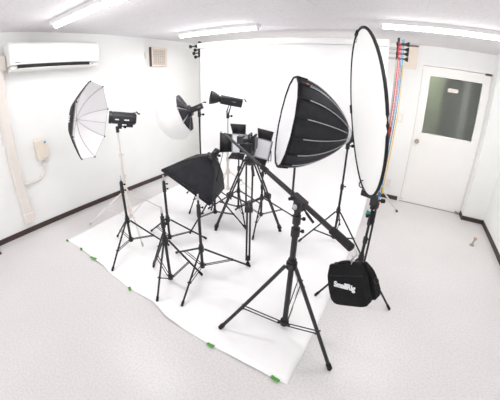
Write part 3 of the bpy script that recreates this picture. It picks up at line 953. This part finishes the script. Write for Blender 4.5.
# ------------------------------------------------------------------ video tripod and camera
GX, GY, GZ = 2.282, -2.17, 0.88
t = thing('video_tripod', (GX, GY, 0), 'large black twin-tube video tripod in the middle of the paper', 'tripod')
obj('bowl', MB().lathe([(-0.05, 0.022), (-0.03, 0.042), (0.02, 0.048), (0.03, 0.04)], (GX, GY, GZ), (0, 0, 1), 18, True), 'black', t)
obj('pan_head', MB().cyl((GX, GY, GZ + 0.02), (GX, GY, GZ + 0.07), 0.028).box((GX, GY, GZ + 0.078), (0.07, 0.09, 0.018)), 'black_body', t)
obj('pan_handle', MB().cyl((GX + 0.02, GY - 0.02, GZ + 0.05), (GX + 0.11, GY - 0.14, GZ - 0.03), 0.007).cyl((GX + 0.10, GY - 0.125, GZ - 0.02), (GX + 0.155, GY - 0.20, GZ - 0.07), 0.013), 'black', t)
GR0, GROT = 0.417, 1.05
mids = []
for k in range(3):
    an = GROT + k * 2 * PI / 3
    c_, s_ = math.cos(an), math.sin(an)
    tp = V((GX + 0.05 * c_, GY + 0.05 * s_, GZ - 0.01))
    ft = V((GX + GR0 * c_, GY + GR0 * s_, 0.03))
    md = tp.lerp(ft, 0.47)
    sd = V((-s_, c_, 0))
    lg = obj('leg', MB().cyl(tp + sd * 0.030, md + sd * 0.026, 0.0085, n=10).cyl(tp - sd * 0.030, md - sd * 0.026, 0.0085, n=10).cyl(tp + sd * 0.04, tp - sd * 0.04, 0.012, n=8), 'black', t)
    d = (ft - tp).normalized()
    obj('leg_clamp', MB().box(md, (0.045, 0.075, 0.055), Matrix.Rotation(an, 3, 'Z')), 'black_body', lg, bevel=0.006)
    obj('lower_tube', MB().cyl(md + sd * 0.014, ft + sd * 0.014 - d * 0.03, 0.0095, n=10).cyl(md - sd * 0.014, ft - sd * 0.014 - d * 0.03, 0.0095, n=10), 'black', lg)
    ftm = MB().cyl(ft - d * 0.055, ft - d * 0.012, 0.021, 0.024, n=12).cyl(ft - d * 0.012, ft, 0.01, n=8).lathe([(0, 0.019), (0.012, 0.019), (0.02, 0.01)], (ft.x, ft.y, 0.0025), (0, 0, 1), 12, True).cyl((ft.x, ft.y, 0.015), ft, 0.008, n=8)
    obj('spiked_foot', ftm, 'black_soft', lg)
    mids.append(md)
hubp = V((GX, GY, 0.43))
obj('spreader_hub', MB().cyl(hubp - V((0, 0, 0.02)), hubp + V((0, 0, 0.02)), 0.026, n=12), 'black', t)
for md in mids:
    obj('spreader_arm', MB().cyl(hubp, md, 0.009, n=8), 'black', t)

t = thing('video_camera', (GX, GY, GZ + 0.087), 'compact black video camera on the large tripod between the LED panels', 'camera')
vn = V((0.30, -0.93, 0.0)).normalized(); vs = V((0, 0, 1)).cross(vn).normalized(); vu = V((0, 0, 1))
R = Matrix((vs, vn, vu)).transposed()
cc = V((GX, GY, GZ + 0.155))
obj('camera_body', MB().box(cc, (0.12, 0.15, 0.115), R), 'black_body', t, bevel=0.01)
obj('lens_barrel', MB().lathe([(0.07, 0.036), (0.11, 0.036), (0.112, 0.041), (0.15, 0.041), (0.152, 0.034)], cc - vu * 0.006, vn, 20, True), 'black', t)
obj('lens_hood', MB().box(cc + vn * 0.165 - vu * 0.004, (0.105, 0.05, 0.08), R), 'black_soft', t, bevel=0.004)
obj('top_handle', MB().tube([cc + vn * 0.06 + vu * 0.055, cc + vn * 0.05 + vu * 0.085, cc - vn * 0.06 + vu * 0.085, cc - vn * 0.065 + vu * 0.055], 0.010, 8), 'black', t)
obj('flip_monitor', MB().box(cc - vs * 0.085 + vu * 0.035 + vn * 0.0, (0.055, 0.10, 0.07), R), 'black_body', t, bevel=0.004)
obj('microphone', MB().cyl(cc + vn * 0.11 + vs * 0.045 + vu * 0.075, cc - vn * 0.05 + vs * 0.045 + vu * 0.075, 0.012, n=10), 'black_soft', t)

# ------------------------------------------------------------------ boom stand, boom arm, sandbag
HX, HY = 3.093, -3.047
t = light_stand(HX, HY, 0.452, -6.742, 0.551, 0.05, 0.93, 'tall heavy black boom stand nearest the camera', 'black', 0.0185, 0.0125, joints=(0.79, 0.87), spigot=False, bf=0.62, group=LS, name='boom_stand')
obj('safety_cord', MB().tube([(HX + 0.03, HY - 0.02, 0.53), (HX + 0.055, HY + 0.01, 0.40), (HX + 0.045, HY + 0.0, 0.2), (HX + 0.025, HY, 0.06)], 0.0022, 5), 'steel_tube', t)
P = V((HX, HY, 0.985))
E = V((3.452, -3.235, 0.886))
bd = (P - E).normalized()                       # towards the raised tip
tip = P + (V((2.301, -2.608, 1.194)) - P)
bdir = (tip - P).normalized()
end = E
bd2 = (tip - end).normalized()
t = thing('telescopic_boom', tuple(P), 'long black telescopic boom arm clamped on the tall stand', 'boom arm')
L = (tip - end).length
p_in = end + bd2 * 0.20
mid1 = end + bd2 * 0.78
obj('main_tube', MB().cyl(end + bd2 * 0.02, mid1, 0.0145, n=14), 'black', t)
obj('extension_tube', MB().cyl(mid1 - bd2 * 0.02, tip, 0.0105, n=12), 'black', t)
obj('tube_lock', MB().cyl(mid1 - bd2 * 0.035, mid1 + bd2 * 0.02, 0.018, n=12), 'black_soft', t)
obj('foam_grip', MB().lathe([(0, 0.016), (0.004, 0.022), (0.141, 0.022), (0.145, 0.016)], end + bd2 * 0.012, bd2, 18, True), 'black_soft', t)
obj('tip_spigot', MB().cyl(tip, tip + bd2 * 0.04, 0.007, n=10).cyl(tip + bd2 * 0.03, tip + bd2 * 0.05, 0.010, n=10), 'silver', t)
a, s, u = frame(bd2)
pc = end + bd2 * ((P - end).dot(bd2))
obj('pivot_clamp', MB().box(pc, (0.044, 0.105, 0.038), rot3(s, a, u)), 'black_body', t, bevel=0.005)
obj('pivot_bracket', MB().box(pc - V((0, 0, 0.032)), (0.05, 0.045, 0.06), rot3(s, a, u)).cyl((HX, HY, 0.90), (HX, HY, pc.z - 0.02), 0.020, n=12), 'black', t)
kk = MB(); wing_knob(kk, pc - s * 0.018 + bd2 * 0.03, -s, 0.011, 0.032)
obj('clamp_knob', kk, 'black_soft', t)
obj('clamp_lever', MB().tube([pc - u * 0.02 - bd2 * 0.04, pc - u * 0.035 - bd2 * 0.08, pc - u * 0.05 - bd2 * 0.14], 0.0075, 8), 'black', t)
obj('pivot_disc', MB().lathe([(0, 0.014), (0.008, 0.017), (0.016, 0.014)], pc - V((0, 0, 0.034)) - s * 0.036, s, 14, True), 'silver', t)
rp = pc + bd2 * 0.052 + u * 0.012 - s * 0.012
obj('upright_rod', MB().cyl(rp, rp + V((0.0, 0, 0.15)), 0.0062, n=10).cyl(rp - V((0, 0, 0.02)), rp + V((0, 0, 0.012)), 0.011, n=10), 'black', t)
hk = MB().tube([end + V((0, 0, 0.012)), end + V((0.012, 0.0, 0.0)), end + V((0.018, 0.003, -0.022)), end + V((0.006, 0.004, -0.042)), end + V((-0.006, 0.002, -0.03))], 0.0035, 6)
for k in range(3):
    cz = end + V((0.004 + 0.001 * k, 0.003, -0.045 - 0.014 * k))
    hk.tube([cz + V((0.009 * math.cos(t_) * (1 if k % 2 else 0.3), 0.009 * math.cos(t_) * (0.3 if k % 2 else 1), 0.011 * math.sin(t_))) for t_ in [i * 2 * PI / 10 for i in range(10)]], 0.002, 5, True)
obj('end_hook', hk, 'silver', t)

bn = V((-0.34, -0.94, 0)).normalized()
bh = V((0, 0, 1)).cross(bn).normalized()
ROLL = math.radians(29)
bs = bh * math.cos(ROLL) + V((0, 0, 1)) * math.sin(ROLL)
bu = V((0, 0, 1)) * math.cos(ROLL) - bh * math.sin(ROLL)
BT = V((3.430, -3.216, 0.792))
BWd, BHh = 0.215, 0.20
t = thing('sandbag', tuple(BT), 'black saddle sandbag with white lettering hanging from the low boom end', 'sandbag')


def bag_width(z):
    w = BWd / 2
    if z < 0.25:
        return w * (0.86 + 0.14 * z / 0.25)
    if z > 0.9:
        return w * (0.965 - 0.06 * ((z - 0.9) / 0.1) ** 2)
    return w * (1 - 0.05 * (z - 0.25))


def bag_out(z, xx):
    b = 0.012 + 0.042 * math.sin(min(1, z / 0.8) * PI / 2) * (1 if z < .85 else 1 - (z - .85) * 1.5)
    return b * (1 - 0.15 * abs(xx) ** 6) + 0.008 + 0.01 * z


def bag_leaf(sgn, shift):
    mb = MB()
    nxx, nz = 12, 10
    F, B = [], []
    for i in range(nz + 1):
        z = i / nz
        f_, b_ = [], []
        for j in range(nxx + 1):
            xx = -1 + 2 * j / nxx
            p = BT + bs * (bag_width(z) * xx + shift) - bu * (BHh * z * (1 - 0.02 * abs(xx) ** 6))
            f_.append(p + bn * sgn * bag_out(z, xx)); b_.append(p + bn * sgn * (0.001 + 0.008 * z))
        F.append(f_); B.append(b_)
    mb.grid(F).grid(B)
    for i in range(nz):
        for j in (0, nxx):
            mb.add([F[i][j], F[i + 1][j], B[i + 1][j], B[i][j]], [(0, 1, 2, 3)])
    return mb.grid([F[-1], B[-1]]).grid([F[0], B[0]])


pf = obj('front_pouch', bag_leaf(1, 0.0), 'bag', t)
obj('back_pouch', bag_leaf(-1, 0.012), 'bag', t)


def on_bag(x, z, off):
    return BT + bs * x - bu * (BHh * z) + bn * (bag_out(z, min(1, abs(x) / (BWd / 2))) + off)


obj('flap_seam', MB().tube([on_bag(bag_width(.24) * 0.98 * (-1 + 2 * i / 10), 0.24, 0.001) for i in range(11)], 0.0028, 6), 'black_soft', pf)
obj('top_strap', MB().tube([BT + bs * xx + bu * (0.012 * (1 - (xx / 0.06) ** 2) - 0.002) for xx in [-0.06 + 0.12 * i / 8 for i in range(9)]], 0.006, 6), 'black_soft', t)
obj('clip_ring', MB().tube([BT + bs * (0.13 + 0.012 * math.cos(i * PI / 5)) - bu * (0.10 + 0.016 * math.sin(i * PI / 5)) - bn * 0.02 for i in range(10)], 0.003, 6, True), 'black', t)
tl = (on_bag(0, 0.42, 0) - on_bag(0, 0.52, 0)).normalized()
text_obj('lettering', 'SmallRig', 0.037, on_bag(0.0, 0.47, 0.003), bs - tl * 0.16, tl + bs * 0.16, 'white_mark', pf, depth=0.004, offset=0.001)

# ------------------------------------------------------------------ parabolic softbox, its light and stand
IX, IY = 3.081, -1.694
light_stand(IX, IY, 0.387, -0.464, 0.359, 0.055, 1.03, 'slim black light stand carrying the big parabolic softbox', joints=(0.63,), spigot=False, group=LS)
ia = V((-0.848, -0.504, 0.163)).normalized()
ip = V((3.046, -1.748, 1.156))
IR, ID = 0.408, 0.564
t = thing('parabolic_softbox', tuple(ip), 'large deep black parabolic softbox with a white front and gray ribs', 'softbox')
iu, iw, _ = basis(ia)
NP = 16


def para(fr):
    """fr 0 apex .. 1 rim -> (depth along axis, radius)"""
    r = 0.095 + (IR - 0.095) * math.sin(fr * PI / 2) ** 0.80
    return ID * fr, r


# pick phase so one rib points the right way
PH = math.radians(9)
shell = MB()
for p in range(NP):
    a0 = PH + p * 2 * PI / NP; a1 = a0 + 2 * PI / NP
    rows = []
    for i in range(13):
        fr = i / 12
        d_, r_ = para(fr)
        A = ip + ia * d_ + (iu * math.cos(a0) + iw * math.sin(a0)) * r_
        B = ip + ia * d_ + (iu * math.cos(a1) + iw * math.sin(a1)) * r_
        row = []
        for j in range(5):
            w = j / 4
            q = A.lerp(B, w)
            cen = ip + ia * d_
            q += (cen - q) * (0.02 * 4 * w * (1 - w))
            row.append(q)
        rows.append(row)
    shell.grid(rows)
obj('black_shell', shell, 'fabric', t, thick=0.002)
for p in range(NP):
    a0 = PH + p * 2 * PI / NP
    pts = []
    for i in range(13):
        d_, r_ = para(i / 12)
        pts.append(ip + ia * d_ + (iu * math.cos(a0) + iw * math.sin(a0)) * (r_ + 0.003))
    rb = obj('rib', MB().tube(pts[:-2], 0.0042, 6), 'gray_rib', t)
    d_, r_ = para(0.98)
    q = ip + ia * d_ + (iu * math.cos(a0) + iw * math.sin(a0)) * (r_ + 0.004)
    obj('rib_tab', MB().cyl(pts[-3], pts[-1], 0.0085, n=8), 'black_soft', rb)
rimp = [ip + ia * (ID + 0.004) + (iu * math.cos(PH + p * 2 * PI / NP) + iw * math.sin(PH + p * 2 * PI / NP)) * (IR + 0.002) for p in range(NP)]
obj('rim_edge', MB().tube(rimp, 0.007, 6, True), 'black_soft', t)
fm = MB()
fr_pts = [ip + ia * (ID - 0.004) + (iu * math.cos(PH + p * 2 * PI / NP) + iw * math.sin(PH + p * 2 * PI / NP)) * (IR - 0.006) for p in range(NP)]
fm.add(fr_pts + [ip + ia * (ID - 0.012)], [(p, (p + 1) % NP, NP) for p in range(NP)])
obj('front_diffuser', fm, 'white_cloth', t)
obj('speed_ring', MB().lathe([(-0.04, 0.05), (-0.04, 0.072), (-0.014, 0.092), (0.012, 0.097), (0.012, 0.05)], ip, ia, 28), 'silver', t)
# print on the upper panel facing the camera: an orange mark, then gray letters too small to read
am = PH + 4.5 * 2 * PI / NP
rd = iu * math.cos(am) + iw * math.sin(am); tg = -iu * math.sin(am) + iw * math.cos(am)


def on_panel(fr, lat):
    d_, r_ = para(fr)
    return ip + ia * d_ + rd * (r_ * math.cos(PI / NP) * 0.985 + 0.004) + tg * lat


def strip(mb, f0, f1, l0, l1):
    rows = [[on_panel(f0 + (f1 - f0) * i / 4, l0), on_panel(f0 + (f1 - f0) * i / 4, l1)] for i in range(5)]
    mb.grid(rows)


om = MB(); strip(om, 0.83, 0.87, 0.008, 0.032)
obj('orange_mark', om, 'orange', t, thick=0.002)
gm = MB()
for i in range(8):
    f1 = 0.80 - i * 0.042
    strip(gm, f1 - 0.03, f1, 0.010, 0.026)
obj('gray_print', gm, 'gray_rib', t, thick=0.002)
la = ia
cob_light(ip - ia * 0.125, ia, 'black lamp body at the back of the parabolic softbox', (IX, IY, 1.045), L=0.16, w=0.10, h=0.10)

# ------------------------------------------------------------------ round reflector, holder, stand
JX, JY = 3.451, -2.402
light_stand(JX, JY, 0.349, -0.339, 0.331, 0.07, 0.80, 'black light stand holding the tall round reflector', joints=(0.50, 0.66), spigot=False, group=LS)
ja = V((0.932, 0.332, 0.147)).normalized()
jc = V((3.293, -2.401, 1.425)); JR = 0.555
ju, jw, _ = basis(ja)
t = thing('round_reflector', tuple(jc - jw * JR), 'big round white reflector with a black rim, seen almost edge-on', 'reflector')
disc = MB().lathe([(0, 0.001), (0.004, JR * 0.35), (0.006, JR * 0.7), (0.0, JR)], jc, ja, 56)
obj('white_disc', disc, 'globe', t)
obj('black_rim', MB().tube([jc + (ju * math.cos(i * 2 * PI / 64) + jw * math.sin(i * 2 * PI / 64)) * JR for i in range(64)], 0.0095, 8, True), 'black_soft', t)


def rim_at(deg):
    an = math.radians(deg)
    return jc + (ju * math.cos(an) + jw * math.sin(an)) * JR, (-ju * math.sin(an) + jw * math.cos(an))


far = 1 if ju.dot(V((0.33, -0.93, 0))) < 0 else -1      # which side along ju points away from the camera
for ang, ln, nm in ((90 - far * 12, 0.06, 'top_tab'), (90 - far * 92, 0.07, 'side_tab')):
    p_, d_ = rim_at(ang)
    obj(nm, MB().cyl(p_ - d_ * ln / 2, p_ + d_ * ln / 2, 0.017, n=8), 'black_soft', t)
p_, d_ = rim_at(90 - far * 19)
obj('white_loop', MB().tube([p_ + (jc - p_).normalized() * 0.018 + d_ * 0.035 * math.cos(i * PI / 6) + (jc - p_).normalized() * 0.014 * math.sin(i * PI / 6) for i in range(12)], 0.003, 6, True), 'umb_rib', t)
p_, d_ = rim_at(270 - far * -8)
obj('carry_loop', MB().tube([p_ + (jc - p_).normalized() * 0.02 + V((0.87, 0.49, 0)) * 0.03 * math.cos(i * PI / 7) + V((0, 0, 1)) * 0.03 * math.sin(i * PI / 7) for i in range(14)], 0.0045, 6, True), 'black_soft', t)
jb = jc - jw * JR
t = thing('reflector_holder', (JX, JY, 0.80), 'black clamp holding the lower rim of the round reflector', 'clamp')
obj('grip_head', MB().box((JX, JY, 0.83), (0.055, 0.05, 0.075)).cyl((JX, JY, 0.76), (JX, JY, 0.80), 0.02), 'black_body', t, bevel=0.006)
obj('clip_jaw', MB().box((V((JX, JY, 0.86)) + jb) / 2 + V((0, 0, -0.012)), ((V((JX, JY, 0.86)) - jb).length + 0.03, 0.03, 0.035), Matrix.Rotation(math.atan2(jb.y - JY, jb.x - JX), 3, 'Z')).box(jb + V((0.0, 0, -0.012)), (0.045, 0.05, 0.04)), 'black', t)
kk = MB(); wing_knob(kk, (JX + 0.025, JY + 0.01, 0.83), (0.9, 0.3, 0.0), 0.018, 0.055)
obj('knob', kk, 'black_soft', t)
kk = MB(); wing_knob(kk, (JX - 0.0, JY - 0.02, 0.72), (-0.4, -0.6, 0.0), 0.014, 0.045)
obj('knob', kk, 'black_soft', t)
obj('support_rod', MB().cyl((JX + 0.025, JY - 0.015, 0.84), (JX + 0.035, JY - 0.025, 0.30), 0.0085, n=10), 'black', t)
obj('spare_clip', MB().box((JX + 0.02, JY - 0.01, 0.70), (0.03, 0.035, 0.10)), 'black_soft', t, bevel=0.005)

# ------------------------------------------------------------------ light
w = bpy.data.worlds.new('world'); scene.world = w
w.use_nodes = True
bg = w.node_tree.nodes['Background']
bg.inputs[0].default_value = (1.0, 0.99, 0.985, 1)
bg.inputs[1].default_value = 1.75


def area(name, loc, rot, sx, sy, power, colr=(1, 0.99, 0.98)):
    d = bpy.data.lights.new(name, 'AREA')
    d.shape = 'RECTANGLE'; d.size = sx; d.size_y = sy; d.energy = power; d.color = colr
    o = bpy.data.objects.new(name, d); col.objects.link(o)
    o.location = loc; o.rotation_euler = rot
    return o


for i, (x, y) in enumerate(((1.25, -1.30), (3.85, -1.31), (1.18, -3.03), (3.85, -3.03))):
    area('tube_glow', (x, y, H - 0.085), (0, 0, 0), 1.15, 0.06, 8)
pl = bpy.data.lights.new('added_wall_fill', 'POINT'); pl.energy = 6.5; pl.shadow_soft_size = 0.15; pl.color = (1, 0.98, 0.95)  # added fill lights hidden behind the paper, brightening the corner and back wall
po = bpy.data.objects.new('added_wall_fill', pl); col.objects.link(po); po.location = (1.3, -0.38, 1.3)
pl2 = bpy.data.objects.new('added_wall_fill', pl); col.objects.link(pl2); pl2.location = (2.7, -0.38, 1.3)
area('corridor_glow', (3.75, 0.45, 2.2), (0, 0, 0), 0.6, 0.3, 7.0)

# ------------------------------------------------------------------ camera (wide fisheye-like lens)
cd = bpy.data.cameras.new('camera')
cam = bpy.data.objects.new('camera', cd); col.objects.link(cam)
right = V((0.8666809713789725, 0.4983964583941853, 0.021565345110470965))
up = V((-0.2167569580952933, 0.337287609972175, 0.9161077934809491))
fwd = V((-0.44931115606768085, 0.798647630948337, -0.4003516536917677))
Rm = Matrix((right, up, -fwd)).transposed().to_4x4()
cam.matrix_world = Matrix.Translation((3.5496500506233497, -4.397409412966202, 1.5901195437390037)) @ Rm
cd.clip_start = 0.05; cd.clip_end = 60
cd.type = 'PANO'
cd.sensor_width = 36.0; cd.sensor_height = 28.8; cd.sensor_fit = 'HORIZONTAL'
cc_ = cd
cc_.panorama_type = 'FISHEYE_LENS_POLYNOMIAL'
cc_.fisheye_fov = 3.0
cc_.fisheye_polynomial_k0 = 0.0
cc_.fisheye_polynomial_k1 = -0.04902494878551077
cc_.fisheye_polynomial_k2 = -1.2540042181814011e-05
cc_.fisheye_polynomial_k3 = 1.2465698344979526e-05
cc_.fisheye_polynomial_k4 = -1.4019677187073313e-07
scene.camera = cam

scene.view_settings.view_transform = 'Standard'
scene.view_settings.look = 'None'
scene.view_settings.exposure = 0.24
scene.cycles.use_denoising = True
scene.cycles.max_bounces = 10
scene.cycles.diffuse_bounces = 6
scene.cycles.sample_clamp_indirect = 6.0
